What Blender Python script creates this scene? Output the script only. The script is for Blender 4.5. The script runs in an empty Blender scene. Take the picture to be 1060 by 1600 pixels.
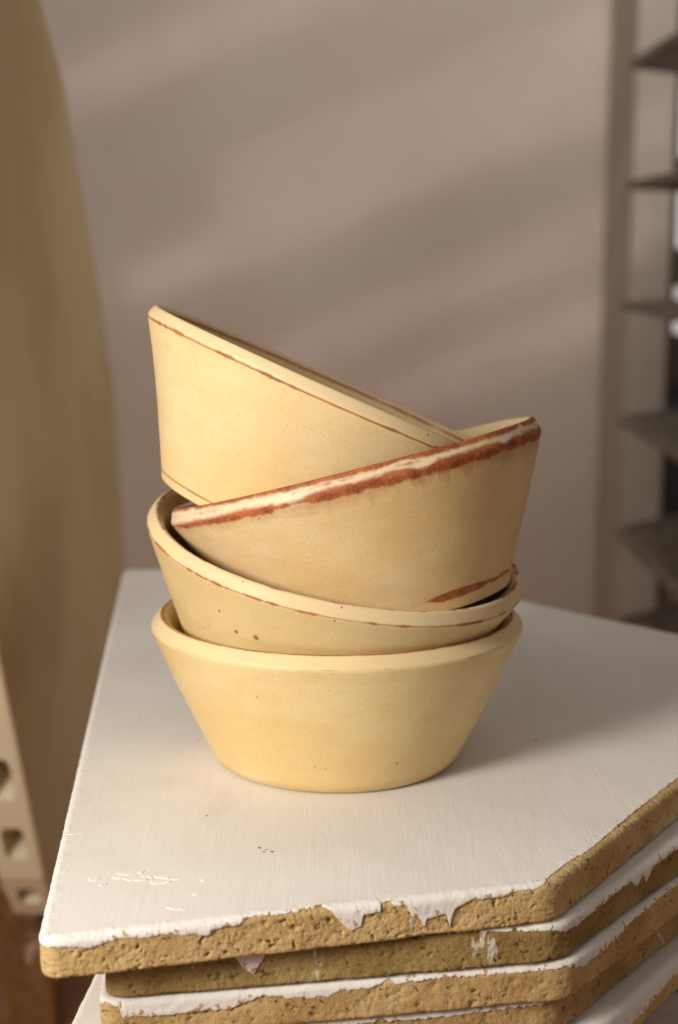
import bpy, bmesh, math, random
from math import sin, cos, pi, radians
from mathutils import Vector, Matrix, noise, geometry

S = bpy.context.scene
COL = S.collection
rnd = random.Random(7)

# ------------------------------------------------------------------ camera
cam_d = bpy.data.cameras.new("camera")
cam = bpy.data.objects.new("camera", cam_d)
COL.objects.link(cam)
cam_d.sensor_fit = 'VERTICAL'
cam_d.sensor_height = 23.6
cam_d.sensor_width = 15.64
cam_d.lens = 35.0
cam_d.clip_start = 0.01
cam_d.clip_end = 50
cam.location = (0, 0, 0.208)
cam.rotation_euler = (radians(90) - math.atan(420 / (35 / 23.6 * 1600)), 0, 0)
cam_d.dof.use_dof = True
cam_d.dof.focus_distance = 0.53
cam_d.dof.aperture_fstop = 5.6
S.camera = cam

# ------------------------------------------------------------------ light
W = bpy.data.worlds.new("World")
S.world = W
W.use_nodes = True
bg = W.node_tree.nodes['Background']
bg.inputs[0].default_value = (0.92, 0.82, 0.74, 1)
bg.inputs[1].default_value = 0.30


def area(name, loc, target, sx, sy, power, color, spread=180, roll=0.0):
    l = bpy.data.lights.new(name, 'AREA')
    l.shape = 'RECTANGLE'
    l.size, l.size_y = sx, sy
    l.energy = power
    l.color = color
    l.spread = radians(spread)
    o = bpy.data.objects.new(name, l)
    COL.objects.link(o)
    o.location = loc
    d = Vector(target) - Vector(loc)
    q = d.to_track_quat('-Z', 'Y')
    o.rotation_euler = (q @ Matrix.Rotation(roll, 3, 'Z').to_quaternion()).to_euler()
    return o


# window light from the left of the camera
area("window_light", (-0.46, 0.04, 0.33), (-0.02, 0.50, 0.03), 0.20, 0.24, 4.9, (1.0, 0.94, 0.855), 150)
# rear wall: an added fill lamp, then the blind's light in slanting bands
area("wall_fill_light", (0.30, 1.25, 1.25), (0.38, 2.6, 0.30), 0.5, 0.3, 8.0, (1.0, 0.93, 0.84), 160)
for (x, z, dw, p) in ((-.05, 0.62, 0.04, .036), (0.22, 0.47, 0.02, .030), (0.05, 0.30, 0.05, .040), (0.30, 0.17, 0.02, .028), (0.22, .00, 0.04, .032)):
    area("blind_light", (x - 0.5, 0.9, z + 0.75), (x, 2.6, z), 0.9, dw, p, (1.0, 0.92, 0.84), 4, radians(27))

S.view_settings.view_transform = 'Standard'
S.view_settings.look = 'None'
S.view_settings.exposure = 0.0
S.view_settings.gamma = 1.0
S.render.engine = 'CYCLES'
S.cycles.max_bounces = 6
S.cycles.diffuse_bounces = 3
S.cycles.caustics_reflective = False
S.cycles.caustics_refractive = False
S.render.resolution_x = 678
S.render.resolution_y = 1024


# ------------------------------------------------------------------ helpers
def tag(o, label=None, cat=None, group=None, kind=None):
    if label: o['label'] = label
    if cat: o['category'] = cat
    if group: o['group'] = group
    if kind: o['kind'] = kind
    return o


def link(name, me, mat=None, parent=None):
    o = bpy.data.objects.new(name, me)
    COL.objects.link(o)
    if mat is not None: me.materials.append(mat)
    if parent is not None: o.parent = parent
    return o


def empty(name, loc=(0, 0, 0)):
    o = bpy.data.objects.new(name, None)
    o.empty_display_size = 0.02
    COL.objects.link(o)
    o.location = loc
    return o


def mesh(name, vs, fs, smooth=True):
    me = bpy.data.meshes.new(name)
    me.from_pydata([tuple(v) for v in vs], [], fs)
    me.validate()
    me.update()
    if smooth:
        me.polygons.foreach_set('use_smooth', [True] * len(me.polygons))
    return me


def bevel_box(name, lo, hi, mat, parent=None, b=0.002):
    bm = bmesh.new()
    bmesh.ops.create_cube(bm, size=1)
    for v in bm.verts:
        v.co = Vector([lo[i] + (v.co[i] + .5) * (hi[i] - lo[i]) for i in range(3)])
    bmesh.ops.bevel(bm, geom=bm.edges[:], offset=b, segments=2, affect='EDGES', profile=.5)
    me = bpy.data.meshes.new(name)
    bm.to_mesh(me); bm.free()
    return link(name, me, mat, parent)


def prism(name, poly, z0, z1, b=0.002):
    bm = bmesh.new()
    lo = [bm.verts.new((x, y, z0)) for x, y in poly]
    hi = [bm.verts.new((x, y, z1)) for x, y in poly]
    n = len(poly)
    bm.faces.new(hi)
    bm.faces.new(lo[::-1])
    for i in range(n):
        bm.faces.new((lo[i], lo[(i + 1) % n], hi[(i + 1) % n], hi[i]))
    bmesh.ops.recalc_face_normals(bm, faces=bm.faces[:])
    if b: bmesh.ops.bevel(bm, geom=bm.edges[:], offset=b, segments=3, affect='EDGES', profile=.5)
    me = bpy.data.meshes.new(name)
    bm.to_mesh(me); bm.free()
    return me


class NT:
    def __init__(s, name):
        s.m = bpy.data.materials.new(name)
        s.m.use_nodes = True
        s.t = s.m.node_tree
        s.b = s.t.nodes['Principled BSDF']

    def n(s, kind, **kw):
        nd = s.t.nodes.new('ShaderNode' + kind)
        for k, v in kw.items(): setattr(nd, k, v)
        return nd

    def put(s, sock, v):
        if isinstance(v, bpy.types.NodeSocket): s.t.links.new(v, sock)
        elif isinstance(v, (tuple, list)) and len(v) == 3 and sock.type == 'RGBA': sock.default_value = (*v, 1)
        else: sock.default_value = v

    def math(s, op, a, b=None, c=None, clamp=False):
        nd = s.n('Math', operation=op, use_clamp=clamp)
        for i, v in enumerate((a, b, c)):
            if v is not None: s.put(nd.inputs[i], v)
        return nd.outputs[0]

    def coord(s, which='Object'):
        return s.n('TexCoord').outputs[which]

    def mapped(s, vec, scale=(1, 1, 1), loc=(0, 0, 0), rot=(0, 0, 0)):
        nd = s.n('Mapping')
        s.put(nd.inputs['Vector'], vec)
        nd.inputs['Scale'].default_value = scale
        nd.inputs['Location'].default_value = loc
        nd.inputs['Rotation'].default_value = rot
        return nd.outputs[0]

    def noise(s, vec, scale, detail=4, rough=.55, dist=0.0):
        nd = s.n('TexNoise')
        s.put(nd.inputs['Vector'], vec)
        nd.inputs['Scale'].default_value = scale
        nd.inputs['Detail'].default_value = detail
        nd.inputs['Roughness'].default_value = rough
        nd.inputs['Distortion'].default_value = dist
        return nd.outputs['Fac']

    def voronoi(s, vec, scale, rand=1.0):
        nd = s.n('TexVoronoi')
        s.put(nd.inputs['Vector'], vec)
        nd.inputs['Scale'].default_value = scale
        nd.inputs['Randomness'].default_value = rand
        return nd.outputs['Distance'], nd.outputs['Color']

    def ramp(s, v, a, b, lo=0.0, hi=1.0, smooth=True):
        nd = s.n('MapRange', interpolation_type='SMOOTHSTEP' if smooth else 'LINEAR')
        s.put(nd.inputs[0], v)
        for i, x in enumerate((a, b, lo, hi)): s.put(nd.inputs[i + 1], x)
        return nd.outputs[0]

    def mix(s, f, a, b):
        nd = s.n('Mix', data_type='RGBA')
        s.put(nd.inputs[0], f); s.put(nd.inputs[6], a); s.put(nd.inputs[7], b)
        return nd.outputs[2]

    def bump(s, h, dist, strength=1.0, normal=None):
        nd = s.n('Bump')
        s.put(nd.inputs['Height'], h)
        nd.inputs['Distance'].default_value = dist
        nd.inputs['Strength'].default_value = strength
        if normal is not None: s.put(nd.inputs['Normal'], normal)
        return nd.outputs[0]

    def out(s, color=None, rough=None, normal=None, spec=None):
        if color is not None: s.put(s.b.inputs['Base Color'], color)
        if rough is not None: s.put(s.b.inputs['Roughness'], rough)
        if normal is not None: s.put(s.b.inputs['Normal'], normal)
        if spec is not None: s.put(s.b.inputs['Specular IOR Level'], spec)
        return s.m


# ------------------------------------------------------------------ materials of the setting
def mat_wall():
    t = NT("warm_grey_plaster")
    c = t.coord()
    n1 = t.noise(c, 2.2, 3)
    n2 = t.noise(c, 14, 4)
    col = t.mix(t.ramp(n1, .3, .7), (.52, .445, .38), (.56, .49, .425))
    col = t.mix(t.ramp(n2, .45, .75, 0, .25), col, (.47, .40, .35))
    return t.out(col, .9, t.bump(t.noise(c, 220, 4), .001, .4), .2)


def mat_plain(name, col, rough=.7, var=.18, scale=30, bump=.0004):
    t = NT(name)
    c = t.coord()
    n = t.noise(c, scale, 5)
    dark = tuple(x * (1 - var) for x in col)
    lite = tuple(min(1, x * (1 + var)) for x in col)
    return t.out(t.mix(t.ramp(n, .3, .7), dark, lite), rough, t.bump(t.noise(c, scale * 8, 4), bump), .3)


def mat_floor():
    t = NT("red_brown_wood_floor")
    c = t.coord()
    g = t.noise(t.mapped(c, (3, 40, 20)), 3, 5, .6, .6)
    col = t.mix(t.ramp(g, .3, .7), (.36, .14, .055), (.58, .27, .11))
    sm = t.noise(t.mapped(c, (10, 26, 10), (3.1, .7, 0)), 1.0, 4, .6)
    col = t.mix(t.ramp(sm, .60, .74, 0, .55), col, (.62, .52, .46))
    return t.out(col, t.ramp(g, .2, .8, .35, .55), t.bump(g, .001, .4), .4)


def mat_board():
    t = NT("orange_brown_board")
    c = t.coord()
    g = t.noise(t.mapped(c, (30, 4, 20), (0, 0, 0), (0, 0, .4)), 3, 5, .6, .6)
    col = t.mix(t.ramp(g, .3, .7), (.17, .075, .024), (.27, .13, .045))
    sm = t.noise(c, 26, 4, .6)
    col = t.mix(t.ramp(sm, .58, .70, 0, .6), col, (.64, .52, .42))
    return t.out(col, .6, t.bump(g, .001, .4), .3)


# ------------------------------------------------------------------ kiln-shelf materials
def mat_grog(name, col=(.60, .41, .19), seed=0.0):
    t = NT(name)
    c = t.mapped(t.coord(), (1, 1, 1), (seed, seed * .7, seed * .3))
    n1 = t.noise(c, 40, 4)
    n2 = t.noise(c, 900, 5, .65)
    dk = tuple(x * f for x, f in zip(col, (.70, .62, .5)))
    lt = tuple(min(1, x * f) for x, f in zip(col, (1.22, 1.22, 1.3)))
    k = t.mix(t.ramp(n1, .3, .7), dk, col)
    n6 = t.noise(t.mapped(c, (1, 1, 2)), 110, 5, .7)
    k = t.mix(t.ramp(n6, .55, .75, 0, .45), k, tuple(x * f for x, f in zip(col, (.55, .48, .36))))
    k = t.mix(t.ramp(n2, .54, .78, 0, .5), k, lt)
    k = t.mix(t.ramp(n2, .42, .28, 0, .7), k, tuple(x * .45 for x in col))
    sm = t.noise(t.mapped(c, (1, 1, .4), (7, 1, 2)), 85, 5, .7)
    k = t.mix(t.ramp(sm, .66, .70, 0, .7), k, (.70, .65, .58))
    pn = t.noise(t.mapped(c, (1, 1, 1.5), (.3, .1, .2)), 330, 3, .5, .8)
    pit = t.ramp(pn, .655, .70)
    k = t.mix(t.math('MULTIPLY', pit, .75), k, (.09, .05, .022))
    lump = t.noise(c, 300, 4, .6)
    h = t.math('SUBTRACT', t.math('ADD', t.math('MULTIPLY', n2, .45), t.math('MULTIPLY', lump, .7)), t.math('MULTIPLY', pit, 1.2))
    return t.out(k, .95, t.bump(h, .0011, .8), .15)


NT.sep = lambda s, c, i=0: (lambda nd: (s.put(nd.inputs[0], c), nd.outputs[i])[1])(s.n('SeparateColor'))
NT.sepxyz = lambda s, c: (lambda nd: (s.put(nd.inputs[0], c), nd.outputs)[1])(s.n('SeparateXYZ'))


def mat_wash(name, seed=0.0, dirt=.3):
    t = NT(name)
    c = t.mapped(t.coord(), (1, 1, 1), (seed, seed * .7, 0))
    n1 = t.noise(c, 9, 4)
    n2 = t.noise(c, 45, 5, .6)
    br = t.noise(t.mapped(c, (1500, 70, 300), (0, 0, 0), (0, 0, radians(6))), 1.0, 3, .6, .4)
    br2 = t.noise(t.mapped(c, (420, 26, 120), (2, 1, 0), (0, 0, radians(-9))), 1.0, 3, .6, .8)
    k = t.mix(t.ramp(n1, .3, .7), (.71, .665, .62), (.785, .75, .705))
    k = t.mix(t.ramp(n2, .5, .75, 0, dirt), k, (.68, .62, .545))
    k = t.mix(t.ramp(br2, .55, .8, 0, .22), k, (.83, .80, .765))
    n7 = t.noise(t.mapped(c, (1, .45, 1)), 24, 5, .65, .5)
    k = t.mix(t.ramp(n7, .55, .75, 0, .35), k, (.63, .575, .515))
    at = t.n('Attribute', attribute_name='edge').outputs['Fac']
    wn = t.noise(c, 380, 5, .65)
    wm_ = t.ramp(t.math('ADD', wn, t.math('MULTIPLY', t.ramp(at, .55, 1), .12)), .655, .68)
    wm_ = t.math('MULTIPLY', wm_, t.ramp(at, .3, .55))
    k = t.mix(wm_, k, (.42, .28, .13))
    pd, pc = t.voronoi(c, 75)
    sel = t.math('GREATER_THAN', t.sep(pc), .88)
    k = t.mix(t.math('MULTIPLY', t.math('MULTIPLY', t.ramp(pd, .05, .02), sel), .7), k, (.30, .20, .14))
    h = t.math('ADD', t.math('MULTIPLY', br, .22), t.math('ADD', t.math('MULTIPLY', br2, .7), t.math('MULTIPLY', n7, 2.5)))
    return t.out(k, .88, t.bump(h, .00024, .7), .22)


# ------------------------------------------------------------------ bowl glaze
def mat_glaze(name, keys, cfg):
    """yellow ochre glaze; iron shows through as rust lines along the edges.
    UV.y holds the arclength of the profile in metres (x10)."""
    t = NT(name)
    c = t.mapped(t.coord(), (1, 1, 1), (cfg['seed'],) * 3)
    co = t.coord()
    uv = t.sepxyz(t.coord('UV'))
    v = t.math('MULTIPLY', uv[1], .1)
    base, pale, warm = cfg['base'], cfg['pale'], cfg['warm']
    n1 = t.noise(c, 22, 3)
    n2 = t.noise(t.mapped(c, (1, 1, 1.3)), 48, 3, .5)
    n3 = t.noise(c, 1100, 3, .6)
    k = t.mix(t.ramp(n1, .36, .64), base, pale)
    n4 = t.noise(t.mapped(c, (1, 1, 1), (4, 4, 4)), 95, 5, .65)
    k = t.mix(t.ramp(n4, .5, .72, 0, .3), k, tuple(x * y for x, y in zip(base, (.92, .84, .68))))
    k = t.mix(t.ramp(n4, .46, .28, 0, .35), k, tuple(min(.85, x * y) for x, y in zip(pale, (1.04, 1.06, 1.15))))
    k = t.mix(t.ramp(n2, .45, .78, 0, .5), k, warm)
    n5 = t.noise(t.mapped(t.coord('UV'), (13, 26, 1), (cfg['seed'], 0, 0)), 1.0, 4, .6, 1.2)
    k = t.mix(t.ramp(n5, .48, .75, 0, .34), k, tuple(x * y for x, y in zip(warm, (.96, .94, .9))))
    k = t.mix(t.ramp(n5, .45, .25, 0, .25), k, (.78, .62, .36))
    # the wall turns warmer in tone towards the foot
    k = t.mix(t.math('MULTIPLY', t.ramp(v, keys['w'] - .012, keys['f'], 0, .45), t.ramp(n2, .25, .6)), k, warm)
    k = t.mix(t.ramp(n3, .54, .74, 0, .42), k, tuple(x * .72 for x in warm))
    k = t.mix(t.ramp(n3, .44, .24, 0, .30), k, (.86, .74, .50))
    # paler thin glaze on the rim band
    rimm = t.math('MULTIPLY', t.ramp(v, keys['w'] - .0012, keys['w'] + .0008), t.ramp(v, keys['i'] + .001, keys['i'] - .001))
    k = t.mix(t.math('MULTIPLY', rimm, cfg['rim']), k, cfg['rimcol'])
    # inside: shifts to a deeper olive ochre below the inner edge
    k = t.mix(t.ramp(v, keys['i'], keys['i'] + .012, 0, .55), k, (.50, .36, .11))
    rag = t.noise(c, 520, 6, .75)
    ragb = t.noise(c, 150, 4, .6)
    tot = None
    for (key, off, wid, pres, soft, amp) in cfg['lines']:
        pn = t.noise(t.mapped(c, (1, 1, 1), (off * 900 + wid * 7, pres, wid)), cfg.get('pscale', 70), 3, .6)
        # local half width: wide where the presence noise is high
        w = t.ramp(pn, .66 - pres * .5, .66 - pres * .5 + .3, -wid * .4, wid)
        if cfg.get('ang'): w = t.math('MULTIPLY', w, t.ramp(uv[0], .52, .82, .45, 1.15))
        d = t.math('ABSOLUTE', t.math('SUBTRACT', v, t.math('ADD', keys[key] + off, t.math('MULTIPLY', t.math('SUBTRACT', ragb, .5), wid * .9))))
        d = t.math('ADD', d, t.math('MULTIPLY', t.math('SUBTRACT', rag, .5), wid * 1.1))
        m = t.ramp(t.math('SUBTRACT', d, w), soft, -soft, 0, amp)
        tot = m if tot is None else t.math('MAXIMUM', tot, m)
    if cfg.get('bleed'):
        # iron running down below the outer rim edge in short streaks
        st = t.noise(t.mapped(t.coord('UV'), (95, 5, 1), (cfg['seed'], 0, 0)), 1.0, 4, .6)
        dd = t.math('SUBTRACT', keys['w'] + .0004, v)
        ln = t.ramp(st, .36, .70, .0015, cfg['bleed'])
        m = t.math('MULTIPLY', t.ramp(dd, ln, 0.0), t.ramp(dd, -.0006, .0002))
        m = t.math('MULTIPLY', m, t.ramp(rag, .2, .62, .25, .9))
        m = t.math('MULTIPLY', m, t.ramp(uv[0], .60, .86, .35, 1.1))
        tot = t.math('MAXIMUM', tot, t.math('MULTIPLY', m, .75))
    gr = t.noise(c, 1500, 4, .7)
    tot = t.math('MULTIPLY', tot, t.ramp(t.math('ADD', t.math('MULTIPLY', gr, .5), t.math('MULTIPLY', rag, .5)), .32, .52, .70, 1))
    rust = t.mix(t.ramp(ragb, .35, .65), (.24, .052, .013), (.42, .112, .026))
    k = t.mix(tot, k, rust)
    # pinholes and iron specks
    spots = None
    for (x, y, z, r) in cfg['spots']:
        nd = t.n('VectorMath', operation='DISTANCE')
        t.put(nd.inputs[0], co); nd.inputs[1].default_value = (x, y, z)
        d = t.math('ADD', nd.outputs['Value'], t.math('MULTIPLY', t.math('SUBTRACT', rag, .5), r * .0012))
        m = t.ramp(d, r * .00095, r * .0005)
        spots = m if spots is None else t.math('MAXIMUM', spots, m)
    pd, pc = t.voronoi(c, 80)
    m = t.math('MULTIPLY', t.ramp(pd, .034, .016), t.math('GREATER_THAN', t.sep(pc), .60))
    spots = t.math('MAXIMUM', spots, t.math('MULTIPLY', m, .75))
    k = t.mix(spots, k, (.29, .125, .038))
    wob = t.noise(t.mapped(c, (1, 1, 1.6)), 38, 2)
    h = t.math('ADD', t.math('MULTIPLY', wob, 1.0), t.math('ADD', t.math('MULTIPLY', n3, .12), t.math('MULTIPLY', n5, .15)))
    rough = t.ramp(n2, .3, .7, .42, .58)
    rough = t.math('ADD', rough, t.math('MULTIPLY', tot, .2))
    return t.out(k, rough, t.bump(h, .0007, .28), .34)


# ------------------------------------------------------------------ bowls
def fillet(pts):
    """pts: (r, z, radius[, key]) -> polyline of (r, z, key)"""
    out = []
    n = len(pts)
    for i, p in enumerate(pts):
        rad = p[2]
        key = p[3] if len(p) > 3 else None
        P = Vector(p[:2])
        if rad <= 0 or i in (0, n - 1):
            out.append((P.x, P.y, key)); continue
        a = (Vector(pts[i - 1][:2]) - P); b = (Vector(pts[i + 1][:2]) - P)
        la, lb = a.length, b.length
        a.normalize(); b.normalize()
        d = min(rad, la * .49, lb * .49)
        m = 7
        for j in range(m):
            f = j / (m - 1)
            q = P + a * d * (1 - f) ** 2 + b * d * f ** 2
            out.append((q.x, q.y, key if j == m // 2 else None))
    return out


def build_bowl(name, label, pose, sz, cfg, seed):
    x, y, z, a, b = pose
    Rw, zw, Rl, zl, Rb, Rf, zf = sz
    kk = (Rw - Rf) / (zw - zf)
    T, FL = .0065, .008
    zb = FL + .012
    rb = Rf + kk * (zb - zf) - T
    bul = cfg.get('bulge', .0004)
    pts = [(.0001, .0016, 0), (Rb * .5, .0016, 0), (Rb - .007, .0014, .001), (Rb - .006, .0001, .001), (Rb, 0, .0012, 'b'), (Rf, zf, .0016, 'f')]
    for q in (.2, .4, .6, .8):
        pts.append((Rf + (Rw - Rf) * q + bul * sin(pi * q), zf + (zw - zf) * q, 0))
    pts += [(Rw, zw, .0013, 'w'), (Rl, zl, .0018, 'l'), (Rl - .003, zl - .002, .0016, 'i'),
            (Rw - kk * .010 - T, zw - .010, .003), (rb, zb, .006), (rb - .006, FL + .004, .004), (rb - .016, FL, .004), (.0001, FL, 0)]
    pl = fillet(pts)
    # resample
    res = []
    for i, p in enumerate(pl):
        if i:
            q = pl[i - 1]
            L = math.hypot(p[0] - q[0], p[1] - q[1])
            m = max(1, int(L / .0011))
            for j in range(1, m):
                f = j / m
                res.append((q[0] + (p[0] - q[0]) * f, q[1] + (p[1] - q[1]) * f, None))
        if not i or math.hypot(p[0] - pl[i - 1][0], p[1] - pl[i - 1][1]) > 1e-6: res.append(p)
    s = 0; vv = []; keys = {}
    for i, p in enumerate(res):
        if i: s += math.hypot(p[0] - res[i - 1][0], p[1] - res[i - 1][1])
        vv.append(s)
        if p[2]: keys[p[2]] = s
    N = 288
    rows = len(res)
    vs = []
    for i, (r, zz, _) in enumerate(res):
        hz = zz / zl
        for j in range(N):
            th = 2 * pi * j / N
            ct, st = cos(th), sin(th)
            nz = noise.noise(Vector((ct * 1.3, st * 1.3, hz * 1.5 + seed * 3.1)))
            n2 = noise.noise(Vector((ct * 3.5 + 9, st * 3.5, hz * 5 + seed * 1.7)))
            rr = r + (.00042 * nz + .00016 * n2) * min(1, r / .03)
            dz = .0004 * noise.noise(Vector((ct * 1.1, st * 1.1, seed * 2.3 + 40))) * hz if hz > .3 else 0
            vs.append((rr * ct, rr * st, zz + dz))
    full = []
    for i in range(rows - 1):
        for j in range(N):
            k = (j + 1) % N
            full.append((i * N + j, i * N + k, (i + 1) * N + k, (i + 1) * N + j))
    tmp = mesh("tmp", vs, full)
    nor = [tuple(n.vector) for n in tmp.vertex_normals]
    bpy.data.meshes.remove(tmp)
    mat = mat_glaze(name + "_glaze_%d" % seed, keys, cfg)
    root = empty(name, (x, y, z))
    n = Vector((a, b, 1)).normalized()
    e1 = Vector((0, 1, 0)).cross(n).normalized()
    e2 = n.cross(e1)
    root.rotation_euler = Matrix((e1, e2, n)).transposed().to_euler()
    tag(root, label, 'bowl', 'bowls of the leaning stack')
    cuts = [('foot', 0, keys['f'] + .0010), ('outer_wall', keys['f'] + .0010, keys['w'] - .0014),
            ('rim', keys['w'] - .0014, keys['i'] + .0014), ('inner_wall', keys['i'] + .0014, s + 1)]
    idx = [min(range(rows), key=lambda q: abs(vv[q] - c[1])) for c in cuts] + [rows - 1]
    for ci, (pn, _, _) in enumerate(cuts):
        i0, i1 = idx[ci], idx[ci + 1]
        sub = vs[i0 * N:(i1 + 1) * N]
        fs = []
        for i in range(i1 - i0):
            for j in range(N):
                k = (j + 1) % N
                fs.append((i * N + j, i * N + k, (i + 1) * N + k, (i + 1) * N + j))
        cap = None
        if i0 == 0: fs.append(tuple(range(N))[::-1])
        if i1 == rows - 1: fs.append(tuple((i1 - i0) * N + j for j in range(N)))
        me = bpy.data.meshes.new(pn)
        me.from_pydata(sub, [], fs)
        me.update()
        me.polygons.foreach_set('use_smooth', [True] * len(me.polygons))
        uvl = me.uv_layers.new(name='UVMap')
        ud = []
        for p in me.polygons:
            js = [vi % N for vi in p.vertices]
            wrap = (0 in js) and (N - 1 in js)
            for vi in p.vertices:
                j = vi % N
                ud += [(1.0 if (wrap and j == 0) else j / N), vv[i0 + vi // N] * 10]
        uvl.data.foreach_set('uv', ud)
        me.normals_split_custom_set_from_vertices(nor[i0 * N:(i1 + 1) * N])
        link(pn, me, mat, root)
    return root


# ------------------------------------------------------------------ kiln shelves
def interp(tbl, s):
    if s <= tbl[0][0]: return tbl[0][1]
    for (a, va), (b, vb) in zip(tbl, tbl[1:]):
        if s <= b: return va + (vb - va) * ((s - a) / (b - a) if b > a else 0)
    return tbl[-1][1]


def perimeter(poly, rad, step_fine, step_coarse, fine_edges=(0, 1, 5)):
    """samples (pos2d, normal2d, s) round the polygon, s on the sharp outline"""
    n = len(poly)
    P = [Vector(p) for p in poly]
    out = []
    s0 = 0
    for i in range(n):
        A, B, Cn, Z = P[i], P[(i + 1) % n], P[(i + 2) % n], P[i - 1]
        u = (B - A); L = u.length; u.normalize()
        nn = Vector((u.y, -u.x))
        un = (Cn - B).normalized()
        nn2 = Vector((un.y, -un.x))
        st = step_fine if i in fine_edges else step_coarse
        m = max(2, int((L - 2 * rad) / st))
        for j in range(m):
            d = rad + (L - 2 * rad) * j / m
            out.append((A + u * d, nn, s0 + d))
        # corner at B
        m = 12 if (i in fine_edges or (i + 1) % n in fine_edges) else 5
        p0 = B - u * rad; p1 = B + un * rad
        for j in range(m):
            f = j / m
            q = p0 * (1 - f) ** 2 + B * 2 * f * (1 - f) + p1 * f * f
            nv = (nn * (1 - f) + nn2 * f).normalized()
            out.append((q, nv, s0 + L - rad + 2 * rad * f))
        s0 += L
    return out


def grog_disp(p, sc=1.0):
    """inward displacement in metres of the broken, gritty side"""
    q = p * 300
    d = .00026 * (noise.fractal(q * 2.4, 1.0, 2.0, 4) + .35)
    pit = noise.noise(p * 480 + Vector((31, 7, 3))) + .45 * noise.noise(p * 1300 + Vector((3, 17, 3)))
    if pit > .50: d += min(.0011, (pit - .50) * .008)
    # torn lamination cracks along the pressed edge
    cr = abs(noise.noise(Vector((p.x * 150, p.y * 150, p.z * 520)) + Vector((9, 2, 1))))
    if cr < .035: d += .0006 * (1 - cr / .035)
    d += .0007 * noise.noise(p * 75 + Vector((5, 5, 5))) + .0003 * noise.noise(p * 190)
    return max(-.0001, d) * sc


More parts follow.
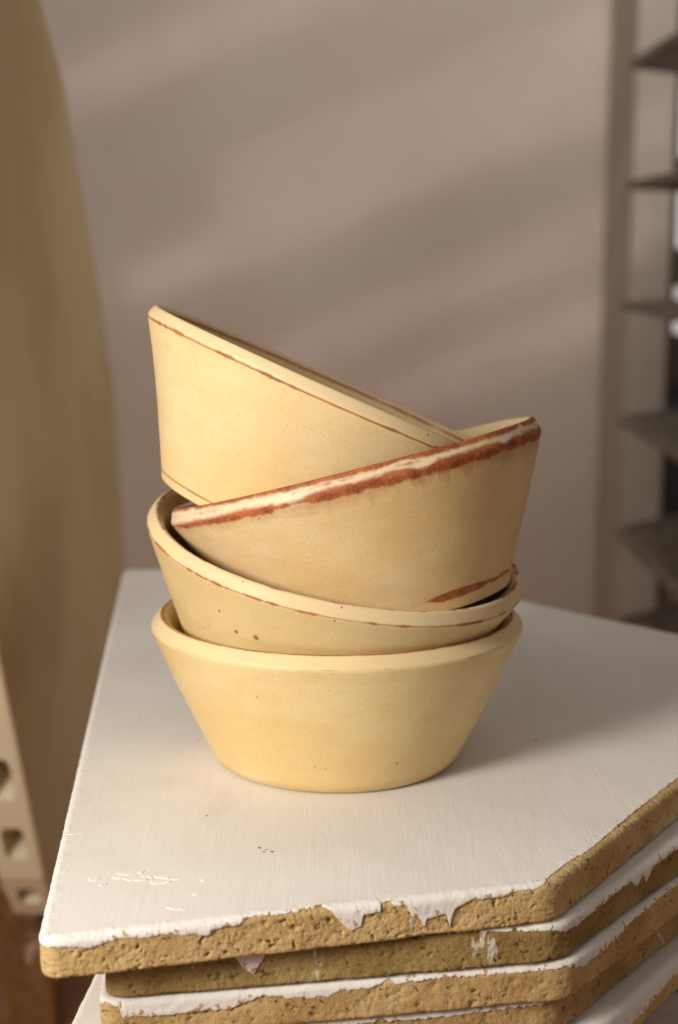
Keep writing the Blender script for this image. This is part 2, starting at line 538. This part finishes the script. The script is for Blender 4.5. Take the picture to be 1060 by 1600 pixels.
def build_shelf(label, poly, ztop, dfront, dcut, seed, fine=.0007, drift=1.5, thick=.0143, clay=(.64, .455, .215)):
    root = empty('kiln_shelf', (poly[0][0], poly[0][1], ztop - thick))
    tag(root, label, 'kiln shelf', 'kiln shelves stacked under the bowls')
    org = Vector((poly[0][0], poly[0][1], ztop - thick))
    per = perimeter(poly, .0075, fine, .006)
    M = len(per)
    L0 = (Vector(poly[1]) - Vector(poly[0])).length
    r1, r2, H0 = .0024, .0016, .00032
    zt = ztop - H0
    # slab rows: (offset from the outline, z below the top, displacement weight)
    rows = [(-.0050, 0, 0), (-.0042, 0, .3)]
    for j in range(5):
        f = j / 4 * pi / 2
        rows.append((-r1 + r1 * sin(f), -(r1 - r1 * cos(f)), .8))
    nside = max(6, int((thick - r1 - r2) / fine))
    for j in range(1, nside):
        rows.append((0, -(r1 + (thick - H0 - r1 - r2) * j / nside), 1))
    for j in range(5):
        f = j / 4 * pi / 2
        rows.append((-r2 + r2 * cos(f), -(thick - H0 - r2) - r2 * sin(f), .8))
    rows += [(-.0035, -(thick - H0), .3), (-.005, -(thick - H0), 0)]
    vs, fs = [], []
    for off, dz, wt in rows:
        for p, nv, s in per:
            w = Vector((p.x + nv.x * off, p.y + nv.y * off, zt + dz))
            if wt:
                k = grog_disp(w + Vector((seed, 0, 0))) * wt
                if off < -.001 and dz > -.001: w.z -= abs(k)
                elif dz < -(thick - H0 - .0008): w.z += abs(k)
                w.x -= nv.x * k; w.y -= nv.y * k
            vs.append(w - org)
    R = len(rows)
    for i in range(R - 1):
        for j in range(M):
            k = (j + 1) % M
            fs.append((i * M + j, (i + 1) * M + j, (i + 1) * M + k, i * M + k))
    fs.append(tuple(range(M)))
    fs.append(tuple((R - 1) * M + j for j in range(M))[::-1])
    link('slab', mesh('slab', vs, fs), mat_grog('grog_%d' % seed, clay, seed * 1.3), root)
    # kiln wash: a thin brittle coat over the top, ragged and dripping over the edge
    rd = random.Random(seed)
    vs, fs = [], []
    NR = 26
    IN = .005
    ends = []
    for p, nv, s in per:
        if s <= L0: d = interp(dfront, s)
        else: d = interp(dcut, s - L0)
        rag = noise.fractal(Vector((s * 300, seed * 5.0, 0)), 1, 2, 4) * .55
        fin = noise.fractal(Vector((s * 1500, seed, 4)), 1, 2, 3) * .55
        d = (d + (rag + fin) * drift * .6) * .001
        if d >= r1: w = IN - r1 + r1 * pi / 2 + (d - r1)
        elif d >= 0: w = IN - r1 + r1 * math.acos((r1 - d) / r1)
        else: w = IN - r1 + 1.3 * d
        ends.append(max(.0008, min(w, IN - r1 + r1 * pi / 2 + thick - r1 - .003)))
    # the brush leaves an uneven outline: keep neighbours from tearing
    for i in range(NR + 2):
        for (p, nv, s), we in zip(per, ends):
            f = min(i, NR - 1) / (NR - 1)
            w = we * f
            if w < IN - r1: off, dz, on, oz = -(IN - w), 0, 0, 1
            elif w < IN - r1 + r1 * pi / 2:
                a = (w - (IN - r1)) / r1
                off, dz, on, oz = -r1 + r1 * sin(a), -(r1 - r1 * cos(a)), sin(a), cos(a)
            else: off, dz, on, oz = 0, -r1 - (w - (IN - r1 + r1 * pi / 2)), 1, 0
            q = Vector((p.x, p.y, dz)) * 1.0
            th = H0 + (.00016 * noise.noise(Vector((s * 260, w * 260, seed))) + .00012 * noise.noise(Vector((s * 900, w * 500, seed)))) * min(1, f * 2.5)
            if i >= NR - 2: th -= .00012          # the coat thins out to a brittle edge
            if i == NR: th = .00005
            if i == NR + 1: th = -.0006
            vs.append(Vector((p.x + nv.x * (off + on * th), p.y + nv.y * (off + on * th), zt + dz + oz * th)) - org)
    for i in range(NR + 1):
        for j in range(M):
            k = (j + 1) % M
            fs.append((i * M + j, (i + 1) * M + j, (i + 1) * M + k, i * M + k))
    # flat middle: an even triangle net inside the first ring
    ring = [Vector((v_[0], v_[1])) for v_ in vs[:M]]
    pin = [Vector((px, py)) - org.xy for px, py in poly]
    cen = sum(pin, Vector((0, 0))) / len(pin)
    inside = []
    x0, x1 = min(p_.x for p_ in pin), max(p_.x for p_ in pin)
    y0, y1 = min(p_.y for p_ in pin), max(p_.y for p_ in pin)
    gx = x0
    while gx < x1:
        gy = y0
        while gy < y1:
            q = Vector((gx + rd.uniform(-.001, .001), gy + rd.uniform(-.001, .001)))
            if all((pin[(h + 1) % len(pin)] - pin[h]).normalized().cross(q - pin[h]) > .0085 for h in range(len(pin))): inside.append(q)
            gy += .006
        gx += .006
    cv, ce, cf, ov, _, _ = geometry.delaunay_2d_cdt(ring + inside, [(h, (h + 1) % M) for h in range(M)], [], 1, 1e-7, True)
    mp = []
    for h, q in enumerate(cv):
        if ov[h] and ov[h][0] < M: mp.append(ov[h][0])
        else:
            mp.append(len(vs))
            vs.append(Vector((q.x, q.y, thick + .00006 * noise.noise(Vector((q.x * 60, q.y * 60, seed))))))
    for f_ in cf:
        t_ = [mp[h] for h in f_]
        a_, b_, c_ = (vs[h] for h in t_[:3])
        if (b_ - a_).cross(c_ - a_).z < 0: t_.reverse()
        fs.append(tuple(t_))
    wme = mesh('kiln_wash', vs, fs)
    at = wme.attributes.new('edge', 'FLOAT', 'POINT')
    at.data.foreach_set('value', [min(1.0, (h // M) / (NR - 1)) if h < M * (NR + 2) else 0.0 for h in range(len(wme.vertices))])
    link('kiln_wash', wme, mat_wash('kiln_wash_%d' % seed, seed * 1.7, .3 if seed == 1 else .5), root)
    return root, org


# ------------------------------------------------------------------ the setting
FLOOR = -.46
floor = link('floor', mesh('floor', [(-3, -1, FLOOR), (3, -1, FLOOR), (3, 2.6, FLOOR), (-3, 2.6, FLOOR)], [(0, 1, 2, 3)]), mat_floor())
tag(floor, kind='structure')
wm = mat_wall()
wall = bevel_box('wall', (-3, 2.6, FLOOR - .02), (3, 2.72, 2.2), wm, None, .003)
tag(wall, kind='structure')
pil = bevel_box('wall_pier', (.447, 2.36, FLOOR), (.508, 2.597, 2.19), mat_plain('pier_paint', (.42, .375, .325), .85, .06, 6), None, .004)
tag(pil, kind='structure')

board = bpy.data.objects.new('x', None) if False else None
BT = -.285
wb = empty('wooden_platform', (-.4, 1.25, FLOOR))
wb_o = Vector((-.4, 1.25, FLOOR))
bmat = mat_board()
tag(wb, 'low orange brown wooden platform under the upright slab', 'platform')
ptop = [(-.62, 1.16), (-.30, 1.16), (-.207, .985), (-.17, 1.02), (-.17, 1.52), (-.62, 1.52)]
link('platform_top', prism('platform_top', [(a_ + .4, b_ - 1.25) for a_, b_ in ptop], BT - .018 - FLOOR, BT - FLOOR, .002), bmat, wb)
for (a_, b_) in ((-.60, 1.18), (-.28, 1.19), (-.225, 1.46), (-.60, 1.46)):
    bevel_box('leg', (a_ + .4, b_ - 1.25, .0005), (a_ + .44, b_ + .04 - 1.25, BT - .0185 - FLOOR), bmat, wb, .002)

# ------------------------------------------------------------------ upright cored kiln shelf at the left
ZB = BT + .0005
outline = [(1.075, ZB), (1.30, ZB), (1.372, -.20), (1.392, -.085), (1.372, .054), (1.265, .190), (1.141, .3235), (1.06, .372), (.95, .39),
           (.86, .34), (.815, .20), (.825, .045), (.867, -.03), (.975, -.218), (1.015, -.262)]
X0, X1 = -.2320, -.200
bm = bmesh.new()
lo = [bm.verts.new((X0, y_, z_)) for y_, z_ in outline]
hi = [bm.verts.new((X1, y_, z_)) for y_, z_ in outline]
bm.faces.new(lo); bm.faces.new(hi[::-1])
for i in range(len(outline)):
    k = (i + 1) % len(outline)
    bm.faces.new((lo[i], hi[i], hi[k], lo[k]))
bmesh.ops.recalc_face_normals(bm, faces=bm.faces[:])
bmesh.ops.bevel(bm, geom=[e for e in bm.edges if abs((e.verts[0].co - e.verts[1].co).x) < 1e-5], offset=.0025, segments=2, affect='EDGES', profile=.5)
me = bpy.data.meshes.new('body'); bm.to_mesh(me); bm.free()
body = bpy.data.objects.new('body', me); COL.objects.link(body)
bm = bmesh.new()


def slot(cy, cz, ty, tz, ln, wd, depth=.06):
    T_ = Vector((0, ty, tz)).normalized()
    inn = Vector((0, -tz, ty)).normalized()
    if inn.dot(Vector((0, 1.08, .05)) - Vector((0, cy, cz))) < 0: inn = -inn
    c0 = Vector(((X0 + X1) / 2, cy, cz)) - inn * .02
    ring = []
    for h in range(24):
        a = 2 * pi * h / 24
        dx = max(-1, min(1, 1.2 * cos(a))) * wd / 2
        dt = max(-1, min(1, 1.25 * sin(a))) * ln / 2
        ring.append(Vector((dx, 0, 0)) + T_ * dt)
    A = [bm.verts.new(c0 + r) for r in ring]
    B = [bm.verts.new(c0 + inn * depth + r) for r in ring]
    f1 = bm.faces.new(A); f2 = bm.faces.new(B[::-1])
    for i in range(24):
        bm.faces.new((A[i], B[i], B[(i + 1) % 24], A[(i + 1) % 24]))


slot(.924, -.1295, .108, -.188, .040, .015)
slot(.9565, -.186, .108, -.188, .033, .015)
slot(.887, -.065, .108, -.188, .040, .015)
slot(.995, -.240, .040, -.044, .024, .015)
slot(.8205, .12, .01, -.155, .05, .0125)
slot(1.045, -.275, .06, -.022, .03, .0125)
bmesh.ops.recalc_face_normals(bm, faces=bm.faces[:])
cm = bpy.data.meshes.new('cut'); bm.to_mesh(cm); bm.free()
cutter = bpy.data.objects.new('cut', cm); COL.objects.link(cutter)
md = body.modifiers.new('b', 'BOOLEAN'); md.operation = 'DIFFERENCE'; md.object = cutter; md.solver = 'EXACT'
bpy.context.view_layer.update()
ev = body.evaluated_get(bpy.context.evaluated_depsgraph_get())
me2 = bpy.data.meshes.new_from_object(ev)
bpy.data.objects.remove(body); bpy.data.objects.remove(cutter)


def mat_cored():
    t = NT("cream_cordierite")
    c = t.coord()
    n1 = t.noise(c, 7, 4)
    n2 = t.noise(c, 60, 5, .6)
    k = t.mix(t.ramp(n1, .35, .65), (.58, .46, .26), (.68, .555, .335))
    nx = t.sepxyz(t.n('NewGeometry').outputs['True Normal'])[0]
    # the right-hand face keeps the ochre, all other sides get a pale cream
    k = t.mix(t.ramp(nx, .5, .2), k, (.82, .73, .52))
    k = t.mix(t.ramp(n2, .5, .75, 0, .4), k, (.70, .58, .40))
    return t.out(k, .9, t.bump(t.noise(c, 500, 4), .0006, .6), .2)


ck = link('cored_kiln_shelf', me2, mat_cored())
tag(ck, 'large thick ochre kiln slab with oblong holes in its pale edge, standing upright', 'kiln shelf')

# ------------------------------------------------------------------ storage rack at the right
rack = empty('storage_rack', (.37, 2.0, FLOOR))
tag(rack, 'dark rack of thin grated shelves by the pale pier at the right', 'rack')
rm = mat_plain('grey_brown_metal', (.17, .14, .11), .6, .3, 40)
rl = Vector((.37, 2.0, FLOOR))
bm = bmesh.new()


def bar(x0_, y0_, x1_, y1_, w_, h_):
    a_ = Vector((x0_, y0_, 0)); b_ = Vector((x1_, y1_, 0))
    n_ = (b_ - a_).cross(Vector((0, 0, 1))).normalized() * w_ / 2
    q_ = [bm.verts.new(p_ + Vector((0, 0, z_))) for z_ in (-h_ / 2, h_ / 2) for p_ in (a_ - n_, b_ - n_, b_ + n_, a_ + n_)]
    for f_ in ((0, 1, 2, 3), (7, 6, 5, 4), (0, 4, 5, 1), (1, 5, 6, 2), (2, 6, 7, 3), (3, 7, 4, 0)): bm.faces.new([q_[h] for h in f_])


# wire-grid shelf: a frame of flat bar with close lengthwise bars and a few cross bars
bar(.006, .0, .006, -.50, .012, .010)
bar(.0, -.506, .44, -.506, .012, .010)
bar(.446, -.50, .446, .20, .012, .010)
bar(.011, .006, .195, .166, .012, .010)
bar(.205, .194, .44, .194, .012, .010)
for h in range(1, 19):
    xx = .006 + h * .0232
    bar(xx, -.4995, xx, min(.187, (xx - .006) * .87 - .004), .015, .006)
for yy in (-.36, -.2, -.04):
    bar(.0125, yy, .4395, yy, .010, .0055)
bmesh.ops.recalc_face_normals(bm, faces=bm.faces[:])
sm = bpy.data.meshes.new('shelf_grid')
bm.to_mesh(sm); bm.free()
for i, z_ in enumerate((.432, .281, .128, -.022, -.172, -.30)):
    o = bpy.data.objects.new('shelf_grid', sm)
    if not i: sm.materials.append(rm)
    COL.objects.link(o); o.parent = rack
    o.location = (0, 0, z_ - FLOOR)
for (px, py) in ((.425, -.42), (.425, .18)):
    bevel_box('post', (px, py, 0), (px + .03, py + .03, 1.1), rm, rack, .003)

# window behind the rack
win = empty('window', (.60, 2.55, .05))
tag(win, 'bright narrow window strip at the right edge behind the rack', 'window')
fm = mat_plain('dark_window_frame', (.11, .085, .06), .6, .2, 20)
wo = Vector((.60, 2.55, .05))


def wpart(name, lo, hi, m):
    return bevel_box(name, tuple(Vector(lo) - wo), tuple(Vector(hi) - wo), m, win, .002)


t = NT('daylit_pane')
t.put(t.b.inputs['Base Color'], (.5, .5, .52)); t.put(t.b.inputs['Emission Color'], (1.0, .95, .86)); t.b.inputs['Emission Strength'].default_value = .5
pane_m = t.m
t = NT('dark_pane')
t.out((.07, .07, .085), .25, None, .5)
dark_m = t.m
wpart('frame', (.525, 2.50, FLOOR + .001), (.5475, 2.59, 1.2), fm)
for (a, b) in ((.325, .345), (.138, .20), (.02, .04), (-.02, .06), (.60, .62)):
    if (a, b) == (.02, .04): continue
    wpart('glazing_bar', (.548, 2.51, a), (1.2, 2.57, b), fm)
for (a, b, m) in ((.62, 1.2, pane_m), (.345, .60, pane_m), (.20, .325, pane_m), (.06, .138, pane_m), (-.30, -.02, dark_m)):
    wpart('pane', (.548, 2.535, a + .0005), (1.2, 2.545, b - .0005), m)

# ------------------------------------------------------------------ the stack of kiln shelves
top_front = [(0.0, 4.5), (0.0031, 6.0), (0.0048, 2.8), (0.0171, 4.3), (0.02, 3.2), (0.0255, 2.2), (0.034, 3.0), (0.0372, 2.5), (0.0441, 3.4), (0.0514, 4.4),
             (0.0524, 4.6), (0.0544, 2.7), (0.0617, 2.2), (0.0648, 0.5), (0.0743, 0.7), (0.0794, 0.4), (0.089, 0.0), (0.091, 0.3), (0.0943, 4.1),
             (0.0983, 8.7), (0.1019, 7.4), (0.1024, 3.6), (0.1083, 3.1), (0.1087, 0.5), (0.1117, 0.4), (0.1134, 1.7), (0.1171, 2.1),
             (0.119, 6.3), (0.1210, 6.2), (0.1222, 7.5), (0.123, 11.0), (0.1237, 7.7), (0.1266, 7.0), (0.1284, 7.0), (0.1306, 6.1), (0.1313, 8.5), (0.1317, 11.6),
             (0.1323, 8.0), (0.1334, 5.1), (0.1384, 2.8), (0.1497, 2.9), (0.1553, 1.3), (0.1611, 1.4), (0.1688, -0.3)]
top_cut = [(0, -.4), (.008, -2.6), (.029, -.3), (.0429, -.3), (.0664, -1.0), (.108, -1.2), (.25, 1), (.6, 3), (2, 3)]
TH, PI_ = .0143, .0148
polys = [
    [(-.0915, .431), (.072, .473), (.215, .688), (.215, .765), (.018, .968), (-.1395, .962)],
    [(-.0745, .448), (.0735, .4735), (.196, .63), (.225, .745), (.03, .95), (-.118, .955)],
    [(-.0765, .4485), (.0775, .4755), (.206, .64), (.225, .745), (.03, .95), (-.12, .955)],
    [(-.070, .452), (.0735, .4785), (.209, .655), (.225, .755), (.03, .955), (-.118, .957)],
    [(-.0965, .449), (.083, .4765), (.215, .655), (.228, .755), (.03, .955), (-.06, .957)],
]
r1_, org1 = build_shelf('white washed top kiln shelf with chipped front edge, carrying the bowls', polys[0], 0.0, top_front, top_cut, 1, .0005, 1.15, TH)
build_shelf('second kiln shelf from the top, set back in shadow under the top one', polys[1], -PI_,
            [(0, 0), (.04, .4), (.045, 7), (.048, 9), (.052, 1), (.09, .3), (.12, .5), (.14, 1.5), (.152, 3)],
            [(0, 3.5), (.01, 4.5), (.03, 3.5), (.05, 2), (.055, 6), (.06, 2.5), (.063, 7), (.068, 2.5), (.12, 2), (2, 3)], 2, .0007, 2.2, TH, (.36, .255, .10))  # darker olive clay: stain, with the overhang's shade put into the colour
build_shelf('third kiln shelf from the top with a white wavy paint band', polys[2], -2 * PI_,
            [(0, 5.6), (.0219, 6.2), (.0425, 5.8), (.0529, 2.2), (.0623, 4.2), (.0739, 4.6), (.0802, 2.6), (.0866, 3.5), (.0945, 0.4), (.0955, 2.3), (.1124, 1.4), (.1343, 2.0), (.1564, 1.8)],
            [(0, 2), (.01, 5), (.03, 4), (.045, 1.5), (.1, .5), (2, 3)], 3, .0008, 2.0, TH, (.56, .39, .175))
build_shelf('fourth kiln shelf from the top, mostly bare brown on its slanted side', polys[3], -3 * PI_,
            [(0, 3), (.05, 3), (.08, 2), (.10, 2.5), (.152, 1)], [(0, .5), (.05, .3), (.075, 1.5), (.1, 3), (2, 3)], 4, .0009, 2.0, TH, (.48, .32, .14))
build_shelf('lowest visible kiln shelf, its pale corner sticking out at the left', polys[4], -4 * PI_,
            [(0, 6), (.2, 6)], [(0, 8), (.03, 9.5), (.05, 9), (.07, 6), (.1, 7), (2, 5)], 5, .0012, 2.2, TH)

# plinth that carries the stack, below the picture
zb5 = -4 * PI_ - TH
pb = empty('concrete_block', (.06, .70, FLOOR))
tag(pb, 'grey concrete block under the stack of kiln shelves', 'block')
cmx = mat_plain('grey_concrete', (.33, .32, .30), .9, .2, 60, .001)
bevel_box('block', (-.115, -.16, 0.0005), (.115, .20, zb5 - FLOOR - .0005), cmx, pb, .004)

# loose flakes and grit on the top shelf
wash_m = mat_wash('flaked_wash', 9.0, .2)
fl = [(-.0718, .4794), (-.0666, .481), (-.0636, .4773), (-.0602, .4722), (-.0567, .4732), (-.0542, .4753), (-.045, .4743), (-.0461, .4637), (-.0518, .4526),
      (-.0812, .4753), (-.0957, .5147), (-.0739, .4763), (-.0691, .4753), (-.0655, .4752), (-.0585, .4768), (-.0775, .4712)]
for (fx, fy) in fl:
    n_ = rnd.randint(6, 9)
    ln, wd = rnd.uniform(.0011, .0030), rnd.uniform(.0005, .0013)
    ro = rnd.uniform(-.5, .5)
    top, bot = [], []
    tl = rnd.uniform(.1, .3)
    for h in range(n_):
        a_ = 2 * pi * h / n_
        q = rnd.uniform(.5, 1.3)
        lx, ly = ln * q * cos(a_), wd * q * sin(a_)
        px, py = lx * cos(ro) - ly * sin(ro), lx * sin(ro) + ly * cos(ro)
        top.append((fx + px, fy + py, .00012 + max(0, ly + wd) * tl * .45 + rnd.uniform(0, .00005)))
        bot.append((fx + px * 1.15, fy + py * 1.15, -.00005))
    vs_ = [Vector(v_) - org1 for v_ in top + bot]
    fs_ = [tuple(range(n_))] + [(h, n_ + h, n_ + (h + 1) % n_, (h + 1) % n_) for h in range(n_)]
    link('wash_flake', mesh('wash_flake', vs_, fs_, False), wash_m, r1_)
grit_m = mat_plain('brown_grit', (.34, .19, .10), .9, .3, 900)
for (fx, fy, sz_) in ((-.0279, .5018, .0007), (-.0262, .4984, .0005), (-.0233, .4984, .0006), (-.0255, .5002, .0004), (-.0489, .5319, .0005), (.0838, .6191, .0006), (-.0598, .6183, .0005)):
    bm = bmesh.new()
    bmesh.ops.create_icosphere(bm, subdivisions=1, radius=sz_)
    for v_ in bm.verts:
        v_.co = v_.co * rnd.uniform(.7, 1.2)
        v_.co.z *= .45
    me = bpy.data.meshes.new('grit'); bm.to_mesh(me); bm.free()
    g = link('grit', me, grit_m, r1_)
    g.location = Vector((fx, fy, .0001)) - org1

# ------------------------------------------------------------------ the four bowls
common = dict(base=(.71, .53, .245), pale=(.74, .58, .30), warm=(.69, .47, .18), rim=.7, rimcol=(.71, .55, .32))
b1 = dict(common, seed=1.3, lines=[('l', .0003, .0008, 1.05, .0004, .9), ('w', 0, .0003, .40, .00025, .6)],
          spots=[(-.0082, -.0553, .0132, .6), (.0229, -.051, .0132, .7), (-.0292, -.0632, .0429, .5), (-.0025, -.0719, .048, .4), (.042, -.052, .037, .4), (-.0478, -.0454, .035, .4)])
build_bowl('bowl', 'lowest bowl, standing level and upright on the white shelf', (-.001, .6029, .0003, 0, 0), (.0757, .0562, .0713, .0613, .0485, .0512, .003), b1, 1)
b2 = dict(common, seed=4.7, base=(.655, .50, .235), pale=(.68, .54, .28), pscale=120, lines=[('w', 0, .00028, 1.15, .0003, .65), ('w', 0, .0006, .66, .0004, .9), ('l', .0008, .0010, .62, .0005, .85)],
          spots=[(-.0321, -.0591, .0369, 1.3), (-.0245, -.0632, .0378, 1.5), (-.0395, -.0585, .0434, .9), (-.0424, -.0524, .0373, .5), (-.0426, -.05, .0339, .6),
                 (-.0447, -.0455, .03, .5), (-.0467, -.0417, .0277, .6), (.0075, -.0737, .061, .6), (.0172, -.0736, .0532, .6), (.0018, -.0763, .0547, .6),
                 (.0033, -.0746, .0598, .5), (-.0329, -.0672, .0596, .5)])
build_bowl('bowl', 'second bowl from the bottom, tipped towards the viewer with brown pits at its left', (-.0117, .6073, .0331, .194, -.1401), (.0768, .0557, .0740, .0611, .0485, .0512, .0052), b2, 2)
b3 = dict(common, seed=8.2, ang=1, rim=.9, rimcol=(.69, .545, .36), base=(.67, .48, .22), pale=(.69, .53, .30), warm=(.65, .43, .17), pscale=42,
          lines=[('w', -.0007, .0024, .84, .0010, 1.0), ('w', -.0028, .0030, .75, .0030, .38), ('l', -.0003, .0019, .92, .0008, 1.0), ('l', -.0030, .0026, .40, .0012, .9), ('f', .0005, .0016, .74, .0004, .95)], bleed=.016,
          spots=[(.0176, -.0649, .0393, .5), (-.0352, -.0646, .0521, .6), (-.0551, -.0467, .0494, .4), (-.0053, -.0613, .0276, .4)])
build_bowl('bowl', 'third bowl from the bottom, heavy rust bands on its rim, tilted up to the right', (.0204, .5876, .0643, -.2586, .1078), (.0751, .0552, .0728, .0614, .0485, .0507, .0057), b3, 3)
b4 = dict(common, seed=12.9, base=(.74, .56, .28), pale=(.77, .61, .34), warm=(.72, .51, .22), bulge=-.0006, pscale=60,
          lines=[('w', -.0009, .00042, 1.25, .0003, .8), ('w', -.0008, .0008, .62, .0005, .95), ('i', .0006, .0008, 1.0, .0004, .85), ('f', .0003, .0004, 1.1, .0003, .8)],
          spots=[(-.0435, -.0389, .0238, .5), (.0046, -.07, .0471, .6), (.0225, -.0716, .0566, .6), (.0371, -.0646, .0596, .5)])
build_bowl('bowl', 'topmost bowl, pale with a thin rust line, tilted down to the right', (-.028, .5931, .0988, .439, .0569), (.0755, .0573, .0737, .0620, .0455, .0470, .0035), b4, 4)
